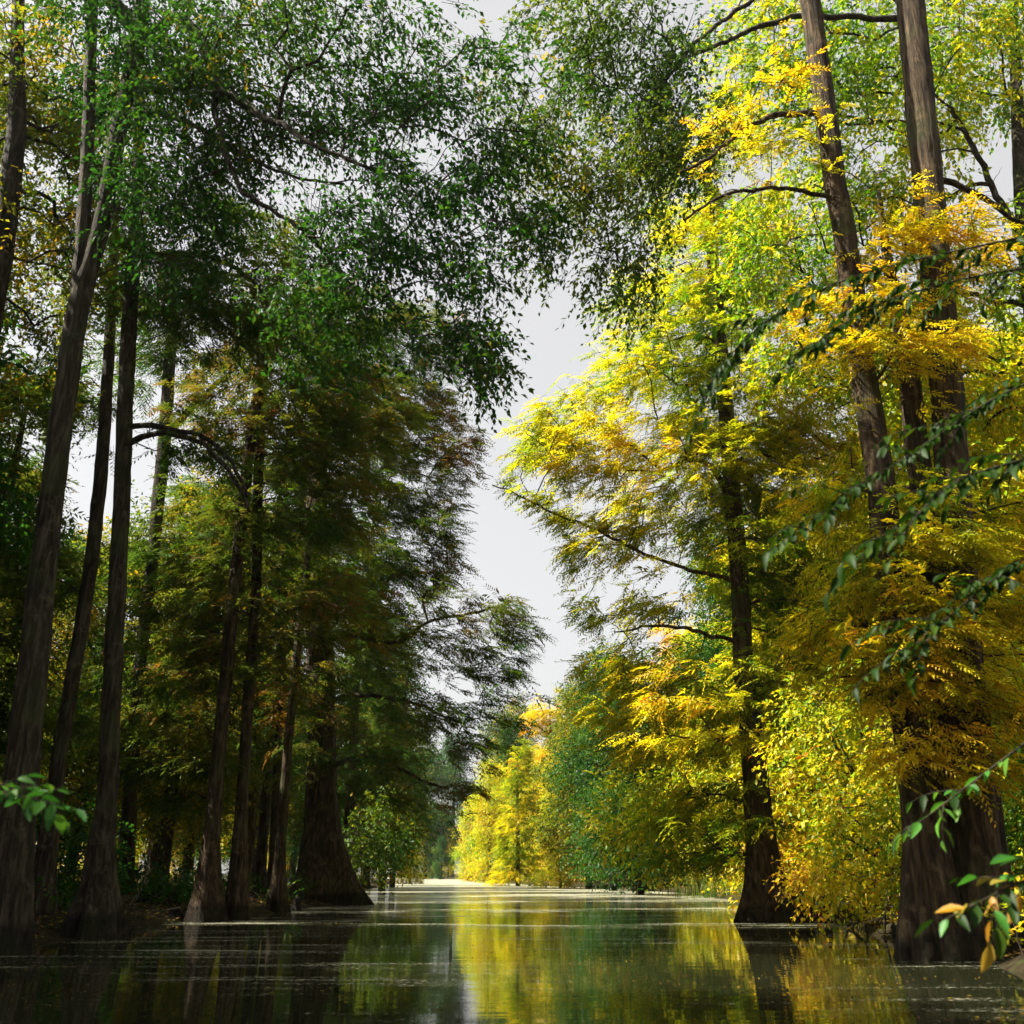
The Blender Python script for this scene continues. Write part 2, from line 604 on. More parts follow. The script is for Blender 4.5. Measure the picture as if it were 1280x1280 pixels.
def grow(roots, rootr, pts, step, arch, tip):
    """join the twig points to the nearest wood, node by node, and thicken by what each node carries"""
    n0 = len(roots)
    cap = n0 + len(pts) * 14
    P = np.zeros((cap, 3))
    P[:n0] = roots
    cost = np.zeros(cap)
    par = np.full(cap, -1)
    n = n0
    d0 = np.array([np.min(np.linalg.norm(roots - p, axis=1)) for p in pts])
    ends = np.zeros(len(pts), int)
    for q in np.argsort(d0):
        p = pts[q]
        dd = P[:n] - p
        d = np.sqrt((dd ** 2).sum(1))
        c = d + .28 * cost[:n] + .9 * np.maximum(0, dd[:, 2] + .15 * d)
        i = int(np.argmin(c))
        k = max(1, min(12, int(math.ceil(d[i] / step))))
        tt = np.arange(1, k + 1) / k
        seg = P[i] + (p - P[i]) * tt[:, None]
        seg[:, 2] += arch * d[i] * np.sin(pi * tt) * .5
        seg[:-1] += RNG.normal(0, .035 * min(d[i], 2), (k - 1, 3))
        P[n:n + k] = seg
        par[n] = i
        par[n + 1:n + k] = np.arange(n, n + k - 1)
        cost[n:n + k] = cost[i] + d[i] * tt
        n += k
        ends[q] = n - 1
    cnt = np.zeros(n)
    cnt[ends] += 1
    kids = {}
    for i in range(n - 1, n0 - 1, -1):
        cnt[par[i]] += cnt[i]
        kids.setdefault(par[i], []).append(i)
    return P[:n], par[:n], cnt, kids, n0, ends


def limbs_mesh(mb, P, par, cnt, kids, n0, rootr, tip, firsts):
    for r0, c in firsts:
        if True:
            stack = [(r0, c)]
            while stack:
                a, c = stack.pop()
                ch = [a, c]
                while True:
                    k = kids.get(ch[-1], [])
                    if not k: break
                    k = sorted(k, key=lambda i: -cnt[i])
                    for o in k[1:]: stack.append((ch[-1], o))
                    ch.append(k[0])
                rr = tip * np.power(np.maximum(cnt[ch], 1), .46)
                rr[0] = rr[1] if len(rr) > 1 else rr[0]
                rr = np.minimum(rr, rootr[r0] * .7)
                rr[-1] *= .5
                mb.tube(P[ch], rr, 7 if rr[0] > .05 else (5 if rr[0] > .02 else 4), cap=False)


def flutes(k, amp, hgt, ph):
    def f(th, i, P):
        h = P[:, 2][:, None] - P[0, 2]
        e = np.exp(-h / hgt)
        return 1 + amp * 1.25 * (.14 + e) * (np.cos(k * th + ph + .25 * np.sin(h * 1.3)) * .55 + np.cos((k + 3) * th - ph * 2) * .3 + np.cos(2 * th + ph) * .2) \
            + .03 * np.sin(h * 4 + th * 3) + .02 * np.sin(h * 9 - 2 * th + ph) + .035 * (RNG.random((len(P), th.shape[1])) - .5)
    return f


def blob(x, y, Y_, rx, ry, rd, od=None):
    c = pix(x, y, Y_)
    s = zc(c) / F
    return (c, np.array([rx * s, rd, ry * s]), od)


def make_tree(name, label, stems, blobs, kind, leafm, barkm, size, lpc=56, od=2.2, tint=(.5, .18), flute=(9, .25, .6), group=None,
              limbs=(), arch=.25, tip=.0075, hang=.3, step=.5, prune=True, cat='tree', seg=22, low=1.2, nbranch=36, clump=1.5, crownname='crown'):
    """stems and limbs: list of (points, radii). blobs: crown volumes. Returns the Empty at the tree's base."""
    origin = np.array(stems[0][0][0], float)
    origin[2] = 0
    root = thing(name, label, cat, origin, group)
    roots, rootr = [], []
    for si, (P, R) in enumerate(stems):
        P, R = smooth_path(P, R, .22 if seg > 14 else .5)
        P[2:] += np.cumsum(RNG.normal(0, .004, (len(P) - 2, 3)) * [1, 1, 0], 0)
        mb = MB()
        k, a, h = flute
        mb.tube(P, R, seg, flutes(k, a, h, RNG.random() * 6))
        mb.build('trunk', barkm, root, origin)
        s = P[:, 2] > low
        roots.append(P[s][::2])
        rootr.append(R[s][::2])
    if len(limbs):
        for P, R in limbs:
            P, R = smooth_path(P, R, .15)
            kink = np.cumsum(RNG.normal(0, .022, (len(P), 3)), 0)
            P = P + kink - np.linspace(0, 1, len(P))[:, None] * kink[-1]
            mb = MB()
            mb.tube(P, R, 9, lump=.25)
            for q in range(int(len(P) * .45)):
                a = int(RNG.integers(len(P) // 3, len(P) - 1))
                dd = norm(norm(P[a + 1] - P[a]) * .7 + RNG.normal(0, .6, 3))
                tl = RNG.uniform(.15, .6)
                tt = np.linspace(0, 1, 6)[:, None]
                tw = P[a] + dd * tl * tt + np.array([0, 0, -.25]) * tl * tt ** 2 + RNG.normal(0, .02, (6, 3)) * tt
                mb.tube(tw, np.linspace(min(R[a] * .5, .012), .003, 6), 4)
            mb.build('limb', barkm, root, origin)
            roots.append(P[1::2])
            rootr.append(R[1::2])
    roots = np.concatenate(roots)
    rootr = np.concatenate(rootr)
    C, pri = [], []
    area = size * size * (.15 if kind == 'cypress' else .26)
    for c, r, o in blobs:
        A = pi * r[0] * r[2]
        n = int(DENS * (o or od) * A / (lpc * area * .55)) + 1
        q = unit(n) * (RNG.random(n) ** .42)[:, None]
        if kind == 'cypress':                  # branches lie in tiers
            q[:, 2] = np.round(q[:, 2] * r[2] / .75) * .75 / r[2] + RNG.normal(0, .09, n) / r[2]
        p = c + q * r
        C.append(p)
    C = np.concatenate(C)
    wl = clump                                 # foliage gathers in masses with gaps between
    q = np.zeros(len(C))
    for i in range(6):
        v = RNG.normal(0, 1, 3)
        q += np.sin(C @ (v / np.linalg.norm(v) * 2 * pi / (wl * RNG.uniform(.6, 1.5))) + RNG.random() * 6)
    C = C[q + RNG.normal(0, .7, len(C)) > np.quantile(q, .30)]
    if prune: C = C[~open_sky(C)]
    C = C[C[:, 2] > .35]
    RNG.shuffle(C)
    main = C[::3]
    P, par, cnt, kids, n0, ends = grow(roots, rootr, main, step, arch, tip)
    firsts = sorted(((r0, c) for r0 in range(n0) for c in kids.get(r0, [])), key=lambda f: -cnt[f[1]])
    big = firsts[:nbranch]
    for f in big:                              # every main branch is a part
        mb = MB()
        limbs_mesh(mb, P, par, cnt, kids, n0, rootr, tip, [f])
        mb.build('branch', barkm, root, origin)
    if firsts[nbranch:]:
        mb = MB()
        limbs_mesh(mb, P, par, cnt, kids, n0, rootr, tip, firsts[nbranch:])
        mb.build('small_branches', barkm, root, origin)['kind'] = 'stuff'
    ax = P[np.maximum(par[ends], 0)]
    out_main = norm(main - ax)
    D = norm(C - np.array([origin[0], origin[1], 0]) - np.array([0, 0, 1]) * C[:, 2:3])
    near = np.arange(len(C)) // 3
    O = norm(D * .7 + out_main[np.minimum(near, len(main) - 1)] * .5 * [1, 1, .3])
    ph = RNG.random(3) * 6
    low_f = np.sin(C[:, 0] * 1.1 + ph[0]) + np.sin(C[:, 2] * .9 + ph[1]) + np.sin(C[:, 1] * 1.3 + ph[2])
    ct = tint[0] + tint[1] * (low_f / 2.2 + RNG.normal(0, .55, len(C)))
    V, T, tn, (tb, td, tl, sag) = foliage(kind, C, O, size, ct, lpc, hang)
    if prune:                                  # the fine twigs that carry the leaves
        pts = []
        for f in (-.25, .45, 1.0):
            q = tb + td * (tl * f)[:, None]
            q[:, 2] -= tl * f * abs(f) * sag
            w_ = np.cross(td, [0.3, 0.5, .8]) * (.0045 * (1.1 - .8 * max(f, 0)))
            pts += [q - w_, q + w_]
        VV = np.stack(pts, 1).reshape(-1, 3)
        ii = np.arange(len(tb))[:, None] * 6
        TT = np.concatenate([ii + np.array(q)[None] for q in ((0, 1, 3), (0, 3, 2), (2, 3, 5), (2, 5, 4))])
        link('twigs', mesh('twigs', VV - origin, TT, barkm), root)['kind'] = 'stuff'
    link(crownname, mesh(crownname, V - origin, T, leafm, tn), root)['kind'] = 'stuff'
    TRIS[0] += len(T)
    return root


def stem_px(Y_, pts, top=None):
    """trunk from photo pixels (x, y, width) at forward distance Y_"""
    P = np.array([pix(x, y, Y_) for x, y, w in pts])
    R = np.array([w / 2 * zc(p) / F for p, (x, y, w) in zip(P, pts)])
    if top: P, R = np.vstack([P, P[-1] + np.array(top[:3])]), np.append(R, top[3])
    if pts[0][1] > 1000: P[0, 2] = min(P[0, 2], -.25)
    return P, R


def base_depth(x, y):
    return shore(x, y)[1]


def limb_px(pts):
    P = np.array([pix(x, y, Y_) for x, y, Y_, w in pts])
    return P, np.array([w / 2 * zc(p) / F for p, (x, y, Y_, w) in zip(P, pts)])


K = M
TRIS = [0]
DENS = 2.0
# --- left bank, near
d = base_depth(15, 1190)
make_tree('broadleaf_tree', 'tall forked grey trunk at the left edge carrying the arching limb over the canal',
          [stem_px(d, [(5, 1196, 72), (14, 1120, 48), (35, 900, 38), (62, 650, 29), (84, 480, 27), (98, 380, 26), (125, 280, 22), (148, 160, 21), (172, 45, 19), (185, -60, 17)]),
           stem_px(d, [(98, 385, 20), (106, 250, 16), (110, 120, 14), (114, 0, 13), (116, -90, 11)])],
          [blob(340, 80, d - 1, 190, 100, 2.2), blob(520, 120, d - 1.5, 110, 130, 1.8, 1.5), blob(600, 200, d - 2, 75, 130, 1.4, 1.3), blob(470, 300, d - 1.5, 120, 80, 1.6),
           blob(590, 330, d - 2, 60, 70, 1.2, 1.3), blob(180, 60, d, 130, 90, 2, 1.8), blob(240, 190, d - .3, 120, 90, 1.8, 1.5), blob(640, 110, d - 2, 75, 110, 1.4, 1.0), blob(650, 270, d - 2, 50, 60, 1, .9), blob(200, 280, d + .3, 90, 70, 1.6, 1.2), blob(400, 400, d - 1.5, 90, 50, 1.4), blob(560, 420, d - 1.5, 55, 60, 1, 1.2), blob(605, 440, d - 1.8, 42, 75, .9, 1.3)],
          'broad', K['broad_dark'], K['bark_grey'], .108, 26, 1.7, (.42, .2), (6, .22, .7), arch=.3, tip=.006, hang=.75,
          limbs=[limb_px([(128, -15, d, 20), (160, 20, d, 18), (195, 45, d, 17), (215, 22, d - .4, 14), (245, 36, d - .7, 13), (262, 80, d - 1, 12), (270, 105, d - 1.1, 12), (310, 130, d - 1.3, 10), (350, 145, d - 1.5, 8), (395, 170, d - 1.8, 6), (470, 215, d - 2, 4)]),
                 limb_px([(269, 103, d - 1.1, 8), (272, 160, d - 1.1, 7), (298, 232, d - 1.2, 6), (318, 250, d - 1.2, 6), (378, 285, d - 1.4, 5), (420, 330, d - 1.6, 4), (455, 385, d - 1.7, 3)]),
                 limb_px([(160, 118, d, 9), (215, 108, d - .3, 7), (268, 108, d - .5, 5)]),
                 limb_px([(155, 135, d, 7), (215, 140, d - .3, 6), (285, 170, d - .6, 5), (360, 215, d - 1, 4), (430, 230, d - 1.2, 3)])])
d0 = 15.5
make_tree('broadleaf_tree', 'slanting dark trunk cut by the upper left frame edge among yellow-green leaves',
          [stem_px(d0, [(-95, 1180, 70), (-80, 900, 48), (-50, 620, 38), (-12, 400, 32), (10, 280, 27), (24, 160, 22), (26, 60, 16), (30, -40, 12)])],
          [blob(40, 120, d0 + 1, 110, 130, 2.2, 1.7), blob(60, 330, d0 + 1.5, 90, 90, 2, 1.5), blob(20, 500, d0 + 1, 70, 60, 1.5, 1.4), blob(130, 230, d0 + 2, 90, 120, 1.5, 1.0)],
          'broad', K['broad_mid'], K['bark_dark'], .12, 26, 1.8, (.45, .25), (6, .2, .7))
d2 = base_depth(50, 1165)
make_tree('cypress_tree', 'slim leaning cypress just right of the forked grey trunk, near the left edge',
          [stem_px(d2, [(48, 1170, 46), (57, 1080, 26), (70, 980, 19), (78, 920, 18), (90, 850, 18), (110, 720, 17), (123, 600, 16), (134, 425, 13), (140, 300, 11), (143, 180, 9), (144, 60, 7)])],
          [blob(150, 330, d2, 90, 60, 1.4, .8), blob(60, 740, d2 + .5, 90, 60, 1.4, .8), blob(110, 480, d2 + .5, 80, 90, 1.3, .6)],
          'cypress', K['cypress_dark'], K['bark_grey'], .15, 56, 1.2, (.35, .2), (7, .28, .6))
d3 = base_depth(120, 1172)
make_tree('cypress_tree', 'straight dark cypress with wide ribbed foot standing in the water at left',
          [stem_px(d3, [(115, 1176, 90), (118, 1150, 68), (123, 1100, 42), (127, 1050, 32), (133, 1000, 25), (140, 850, 23), (147, 700, 21), (152, 600, 20), (160, 425, 19), (166, 330, 17), (172, 200, 13), (176, 100, 10)])],
          [blob(230, 350, d3, 110, 50, 1.5, 1.6), blob(300, 400, d3 + .5, 110, 60, 1.5, 1.7), blob(250, 560, d3 + .4, 80, 40, 1.4, .8), blob(300, 300, d3, 90, 50, 1.5, 1.4), blob(190, 850, d3 + 1, 70, 50, 1.2, .7)],
          'cypress', K['cypress_dark'], K['bark_grey'], .15, 56, 1.8, (.4, .22), (8, .34, .75), arch=.45,
          limbs=[limb_px([(160, 560, d3, 8), (200, 545, d3 - .2, 7), (250, 560, d3 - .3, 6), (290, 600, d3 - .4, 5), (312, 640, d3 - .5, 4)]),
                 limb_px([(155, 532, d3, 8), (200, 531, d3 - .2, 7), (250, 543, d3 - .3, 6), (285, 575, d3 - .4, 5), (310, 620, d3 - .5, 4)]),
                 limb_px([(166, 320, d3, 9), (210, 315, d3 - .2, 8), (270, 320, d3 - .3, 6), (320, 350, d3 - .5, 5), (345, 400, d3 - .6, 3)])])
d4 = 27.
make_tree('cypress_tree', 'thin cypress between the wide-footed trunk and the ribbed pair on the left bank',
          [stem_px(d4, [(152, 1122, 34), (158, 1060, 20), (165, 960, 16), (176, 820, 14), (190, 700, 14), (200, 600, 16), (208, 500, 15), (214, 420, 13), (220, 320, 10)])],
          [blob(220, 420, d4, 90, 70, 2, 1.4), blob(200, 880, d4 + 1, 100, 70, 2, 1.3), blob(230, 700, d4, 80, 60, 2, 1.2)],
          'cypress', K['cypress_dark'], K['bark_dark'], .17, 56, 1.6, (.45, .22), (7, .25, .6),
          limbs=[limb_px([(206, 540, d4, 10), (225, 528, d4, 9), (250, 500, d4, 7), (290, 465, d4, 5), (325, 425, d4, 4)])])
d5 = base_depth(258, 1152)
make_tree('cypress_tree', 'dark cypress with a broad bell-shaped foot, left one of the ribbed pair',
          [stem_px(d5, [(259, 1156, 54), (260, 1130, 42), (261, 1100, 33), (265, 1050, 22), (270, 980, 18), (281, 860, 17), (290, 760, 16), (302, 640, 15), (312, 560, 14), (330, 450, 13), (350, 340, 10)])],
          [blob(300, 660, d5, 120, 60, 1.8, 1.6), blob(330, 520, d5, 120, 70, 1.8, 2.2), blob(250, 760, d5 + .5, 100, 50, 1.6, 1.4), blob(380, 420, d5, 100, 60, 1.8, 2.2), blob(230, 960, d5 + 1, 90, 50, 1.5, 1.6), blob(240, 850, d5 + .5, 80, 60, 1.5, 1.4)],
          'cypress', K['cypress_dark'], K['bark_red'], .155, 56, 2, (.45, .25), (8, .33, .8), arch=.35)
d6 = base_depth(297, 1150)
make_tree('cypress_tree', 'reddish-brown cypress with ribbed foot, right one of the pair on the left bank',
          [stem_px(d6, [(296, 1154, 38), (297, 1120, 29), (299, 1060, 20), (303, 990, 15), (308, 900, 14), (318, 750, 13), (322, 600, 12), (328, 480, 12), (334, 380, 9)])],
          [blob(390, 620, d6, 100, 70, 1.8, 2.0), blob(400, 760, d6, 90, 50, 1.8, 1.4), blob(360, 840, d6, 80, 40, 1.5, 1.1), blob(420, 520, d6 + .5, 100, 70, 1.8, 2.0), blob(300, 740, d6 + 1, 80, 60, 1.5, 1.2)],
          'cypress', K['cypress_dark'], K['bark_red'], .155, 56, 2, (.55, .25), (9, .32, .7))
for (lab, px, w) in (('slender cypress stem, leftmost of the three thin ones before the giant trunk', [(322, 1130, 22), (326, 1080, 14), (335, 960, 11), (345, 850, 10), (352, 740, 9), (358, 620, 7)], 0),
                     ('darkest of the three thin cypress stems before the giant trunk', [(336, 1134, 20), (341, 1080, 11), (347, 960, 9), (351, 850, 11), (356, 740, 9), (362, 640, 7)], 0),
                     ('ribbed cypress stem standing beside the giant trunk on its left', [(346, 1141, 32), (348, 1110, 19), (352, 1060, 13), (359, 960, 11), (368, 860, 11), (380, 750, 10), (392, 640, 8)], 0)):
    dd = base_depth(px[0][0], px[0][1])
    make_tree('cypress_tree', lab, [stem_px(dd, px)],
              [blob(px[-1][0] + 30, 700, dd, 80, 70, 1.8, .9), blob(px[-2][0] - 10, 860, dd + .4, 60, 50, 1.5, .7)],
              'cypress', K['cypress_dark'], K['bark_red'] if 'ribbed' in lab else K['bark_dark'], .17, 56, 1.4, (.6, .25), (8, .3, .7))
dG = base_depth(408, 1131)
make_tree('cypress_tree', 'giant cypress with a massive fluted trunk, last large one along the left bank',
          [stem_px(dG, [(408, 1135, 112), (408, 1122, 94), (407, 1100, 74), (405, 1070, 57), (403, 1040, 47), (402, 1000, 39), (403, 930, 36), (403, 860, 34), (400, 780, 31), (398, 660, 27), (400, 540, 21), (404, 420, 18), (408, 330, 10)])],
          [blob(500, 800, dG - 1, 120, 36, 3, 1.3), blob(580, 770, dG - 2, 80, 28, 2.2, 1.4), blob(470, 760, dG + 1, 90, 50, 2.4, 1.0), blob(560, 680, dG - 1, 30, 50, 1.6, 1.0), blob(640, 790, dG - 2, 38, 46, 1.6, 1.6), blob(625, 870, dG - 2.5, 50, 30, 1.6, 1.4), blob(590, 930, dG - 2.5, 50, 24, 1.6, 1.1), blob(500, 700, dG, 75, 50, 2.6, 2), blob(490, 610, dG, 90, 60, 2.6, 2.2), blob(480, 510, dG, 100, 70, 2.6, 2.2),
           blob(520, 430, dG, 80, 50, 2.4, 1.6), blob(480, 880, dG - 1, 110, 34, 2.4, 1.2), blob(560, 895, dG - 2, 75, 26, 2, 1.2), blob(490, 945, dG - 2, 90, 22, 2, 1.0), blob(400, 720, dG - 2, 100, 100, 2.4, 1.7),
           blob(600, 840, dG - 2, 50, 30, 1.8, 1.2), blob(570, 985, dG - 2, 45, 20, 1.6, 1.0), blob(500, 1000, dG - 1, 60, 24, 1.8, .9), blob(430, 400, dG, 90, 60, 2, 1.5), blob(560, 570, dG - 1, 42, 80, 1.6, 1.4), blob(550, 690, dG - 1, 36, 50, 1.6, 1.1), blob(360, 940, dG - 4, 70, 28, 1.4, .9)],
          'cypress', K['cypress_dark'], K['bark_red'], .19, 56, 1.55, (.48, .28), (13, .26, 1.1), arch=.2, seg=40,
          limbs=[limb_px([(402, 800, dG, 9), (440, 795, dG - .5, 6), (490, 800, dG - 1, 5), (540, 775, dG - 1.5, 4), (610, 760, dG - 2, 3), (640, 752, dG - 2.2, 2)]),
                 limb_px([(406, 960, dG, 8), (450, 950, dG - .5, 6), (500, 962, dG - 1, 4), (560, 985, dG - 1.6, 3)]),
                 limb_px([(404, 880, dG, 8), (450, 868, dG - .5, 6), (510, 880, dG - 1, 4), (580, 905, dG - 1.6, 3)])])

# --- right bank, near
d1 = base_depth(964, 1152)
make_tree('cypress_tree', 'golden cypress with flared lit foot standing in water on the right',
          [stem_px(d1, [(966, 1157, 100), (963, 1140, 80), (959, 1118, 60), (954, 1085, 44), (951, 1050, 36), (946, 980, 31), (938, 900, 27), (930, 830, 24), (925, 720, 22), (915, 600, 20), (905, 480, 18), (895, 360, 15), (888, 260, 11), (884, 170, 7)])],
          [blob(870, 890, d1, 140, 70, 2.6), blob(1010, 830, d1 + .5, 110, 110, 2.6), blob(990, 680, d1 + .5, 130, 110, 2.8), blob(850, 600, d1, 110, 90, 2.6, 1.5), blob(960, 540, d1, 130, 90, 2.6),
           blob(830, 450, d1, 110, 80, 2.4, 1.8), blob(900, 350, d1, 120, 90, 2.6, 1.8), blob(770, 660, d1 - .5, 75, 30, 1.8, 1.3), blob(725, 555, d1 - .5, 95, 42, 1.8, 1.9), blob(668, 585, d1 - .8, 55, 28, 1.2, 1.6), blob(715, 465, d1 - .6, 55, 36, 1.2, 1.3), blob(700, 640, d1 - .6, 40, 30, 1.2, 1.2), blob(700, 520, d1 - .6, 55, 28, 1.2, 1.5), blob(745, 695, d1 - .6, 50, 22, 1.4, 1.5), blob(730, 690, d1 - .4, 45, 20, 1.2, 1.2), blob(760, 480, d1 - .5, 55, 30, 1.6, 1.3),
           blob(800, 760, d1, 80, 36, 2, 1.6), blob(890, 1030, d1 + .5, 90, 60, 1.8, 2.2), blob(780, 830, d1 + .4, 60, 40, 1.8, 1.6), blob(890, 240, d1, 90, 70, 2.2, 1.5), blob(1040, 950, d1 + 1, 90, 60, 2, 1.6)],
          'cypress', K['cypress_yellow'], K['bark_red'], .155, 56, 2.5, (.32, .22), (9, .3, .8), arch=.15, seg=30, hang=.35,
          limbs=[limb_px([(924, 730, d1, 6), (860, 710, d1 - .3, 5), (780, 680, d1 - .6, 4), (720, 655, d1 - .9, 3), (650, 622, d1 - 1.2, 2), (615, 606, d1 - 1.3, 1.5)]),
                 limb_px([(918, 640, d1, 9), (895, 590, d1 - .2, 8), (870, 575, d1 - .4, 6), (820, 590, d1 - .6, 4)]),
                 limb_px([(930, 810, d1, 6), (880, 795, d1 - .3, 5), (830, 785, d1 - .6, 4), (770, 790, d1 - .8, 2)])])
dR = base_depth(1190, 1199)
make_tree('cypress_tree', 'three-stemmed cypress with massive dark foot near the right edge',
          [stem_px(dR, [(1168, 1206, 96), (1164, 1150, 70), (1158, 1060, 54), (1146, 950, 44), (1130, 850, 38), (1112, 700, 35), (1095, 560, 33), (1076, 450, 30), (1056, 300, 27), (1040, 200, 26), (1013, 0, 24), (995, -110, 21)]),
           stem_px(dR + .35, [(1196, 1206, 70), (1194, 1100, 52), (1186, 950, 40), (1172, 800, 34), (1156, 650, 30), (1140, 520, 28), (1128, 430, 22), (1112, 340, 14), (1098, 240, 5)]),
           stem_px(dR + .1, [(1228, 1206, 104), (1226, 1150, 78), (1222, 1060, 62), (1214, 950, 52), (1204, 820, 45), (1196, 680, 41), (1186, 520, 38), (1172, 330, 36), (1160, 200, 35), (1142, 0, 32), (1132, -110, 29)])],
          [blob(1070, 780, dR + .6, 90, 90, 1.2, 1.5), blob(1130, 690, dR + .3, 80, 60, 1.2, 1.4), blob(1230, 760, dR + .8, 90, 80, 1.3, 1.6), blob(1130, 860, dR + .3, 60, 50, 1, 1.2), blob(1060, 620, dR + 1, 80, 60, 1.2, 1.2),
           blob(1150, 320, dR, 110, 60, 1.3, 1.1), blob(1105, 800, dR - .6, 70, 110, .6, 1.8), blob(1190, 850, dR - .6, 70, 80, .6, 1.8), blob(1160, 680, dR - .5, 80, 70, .6, 1.7), blob(1120, 440, dR - .5, 110, 50, .6, 1.3), blob(1140, 290, dR - .5, 90, 40, .6, .6), blob(1130, 945, dR - .6, 45, 60, .5, .8), blob(1225, 960, dR - .6, 50, 60, .5, .7), blob(1250, 880, dR - .4, 60, 60, .6, 1), blob(1160, 400, dR + .5, 60, 60, 1, 1), blob(1060, 400, dR, 80, 50, 1.2, 1.1), blob(960, 160, dR - .5, 90, 60, 1.3, .8), blob(1240, 650, dR + .6, 60, 50, 1, 1.2)],
          'cypress', K['cypress_rust'], K['bark_red'], .105, 56, 1.4, (.46, .26), (8, .28, .9), arch=.1, seg=34, low=3, hang=.4,
          limbs=[limb_px([(1022, 140, dR, 8), (965, 140, dR - .3, 7), (920, 165, dR - .5, 5), (870, 205, dR - .8, 4), (850, 215, dR - .9, 3)]),
                 limb_px([(1030, 245, dR, 6), (965, 230, dR - .3, 5), (900, 245, dR - .5, 4), (855, 275, dR - .7, 3)]),
                 limb_px([(1165, 222, dR + .1, 9), (1215, 245, dR + .2, 7), (1270, 275, dR + .3, 5), (1310, 300, dR + .4, 4)])])

# overhanging and rear trees that make the right-hand wall of leaves
dB = 19.
make_tree('broadleaf_tree', 'bright yellow-green leafy tree filling the upper right corner behind the bare stems',
          [stem_px(dB, [(1330, 1120, 60), (1320, 800, 34), (1300, 500, 26), (1280, 300, 20), (1270, 150, 15), (1262, 0, 10)])],
          [blob(1010, 70, dB, 140, 90, 2.6, 1.7), blob(1200, 60, dB, 140, 110, 2.6, 1.7), blob(1090, 230, dB + 1, 120, 80, 2.4, 1.5), blob(1250, 330, dB, 80, 70, 2, 1.3), blob(980, 300, dB, 90, 70, 2, 1.4), blob(1060, 430, dB + 1, 130, 80, 2, 1.6), blob(1250, 480, dB + 1, 80, 80, 2, 1.7)],
          'broad', K['broad_yellow'], K['bark_dark'], .15, 26, 1.5, (.32, .2), (6, .2, .6), hang=.6,
          limbs=[limb_px([(1283, 320, dB, 10), (1245, 240, dB, 8), (1210, 165, dB - .3, 6), (1190, 135, dB - .5, 5)])])
dH = 14.5
make_tree('broadleaf_tree', 'olive tree whose drooping twigs hang over the canal from the top centre',
          [stem_px(dH + 2, [(1228, 1140, 46), (1212, 900, 34), (1192, 600, 26), (1173, 330, 22), (1156, 150, 18), (1142, 0, 15), (1132, -120, 12)])],
          [blob(760, 60, dH, 130, 80, 1.6, 1.7), blob(830, 180, dH, 100, 100, 1.6, 1.6), blob(720, 210, dH - .5, 90, 70, 1.3, 1.5), blob(700, 310, dH - .5, 60, 50, 1.1, 1.2), blob(790, 330, dH, 60, 60, 1.2, 1.2), blob(640, 150, dH - .5, 60, 90, 1.1, .9)],
          'broad', K['broad_mid'], K['bark_dark'], .11, 26, 1.7, (.28, .2), (6, .2, .6), hang=.9, arch=.5,
          limbs=[limb_px([(1144, 20, dH + 2, 8), (1000, 10, dH + 1.6, 7), (930, 30, dH + 1.2, 6), (880, 60, dH + .8, 5), (840, 95, dH + .3, 4), (800, 150, dH, 3), (770, 220, dH - .2, 3)]),
                 limb_px([(1138, -40, dH + 2, 8), (1010, -40, dH + 1.4, 7), (900, 30, dH + .8, 5), (860, 70, dH + .4, 4), (820, 140, dH, 3), (800, 230, dH, 3)])])


# shrubs: many short stems and a mound of leaves
def shrub(name, label, x, y, Y_, rx, ry, rd, leafm, size, od=2.4, tint=(.5, .2), base=None, hang=.5, group=None, n=5):
    c, r, _ = blob(x, y, Y_, rx, ry, rd)
    b = np.array(base if base is not None else (c[0], c[1], 0.))
    b[2] = float(ground_z(np.array([b[0]]), np.array([b[1]]))[0]) - .1
    st = []
    for i in range(n):
        a = RNG.uniform(0, 2 * pi)
        e = c + r * [cos(a) * .5, sin(a) * .5, RNG.uniform(-.1, .6)]
        s = b + [RNG.normal(0, .12), RNG.normal(0, .12), 0]
        st.append((np.array([s, s * .6 + e * .4 + [0, 0, .25 * r[2]], e]), np.array([.045, .03, .012])))
    return make_tree(name, label, st, [(c, r, od)], 'broad', leafm, K['bark_dark'], size, 26, od, tint, (5, .08, .4), group=group, arch=.4, tip=.005, hang=hang,
                     step=.35, clump=.8, cat='shrub', seg=7, low=.3, crownname='foliage')


shrub('shrub', 'broad yellow shrub arching over the water left of the golden cypress foot', 850, 1010, 27, 95, 62, 1.8, K['broad_yellow'], .17, 2.2, (.52, .14), base=(8.2, 29, 0))
shrub('shrub', 'golden shrub between the golden cypress and the three-stemmed cypress', 1060, 930, 20, 90, 110, 1.6, K['broad_yellow'], .13, 1.7, (.52, .24), base=(7.6, 20, 0))
shrub('shrub', 'yellow-green shrub close against the left side of the three-stemmed foot', 1085, 1040, 16.5, 80, 80, 1.1, K['broad_yellow'], .12, 1.7, (.48, .26), base=(6.9, 16.5, 0))
shrub('shrub', 'low brownish-gold shrub at the waterline right of the flared foot', 1040, 1090, 19.5, 60, 40, 1.1, K['broad_yellow'], .10, 1.8, (.68, .16), base=(7.6, 19.5, 0))
shrub('shrub', 'green shrub at the right edge behind the three-stemmed foot', 1290, 950, 16, 80, 150, 1.4, K['broad_yellow'], .12, 2.6, (.28, .2), base=(10., 16, 0))
shrub('shrub', 'tall gold-leaved shrub behind the golden cypress trunk', 960, 960, 30, 110, 130, 2.4, K['broad_yellow'], .2, 2.4, (.5, .16), base=(10., 30, 0))
shrub('shrub', 'low dark bush beyond the feet of the left bank trees', 205, 1110, 27, 75, 34, 2, K['broad_dark'], .13, 2.2, (.45, .22), base=(-9.6, 27, 0))
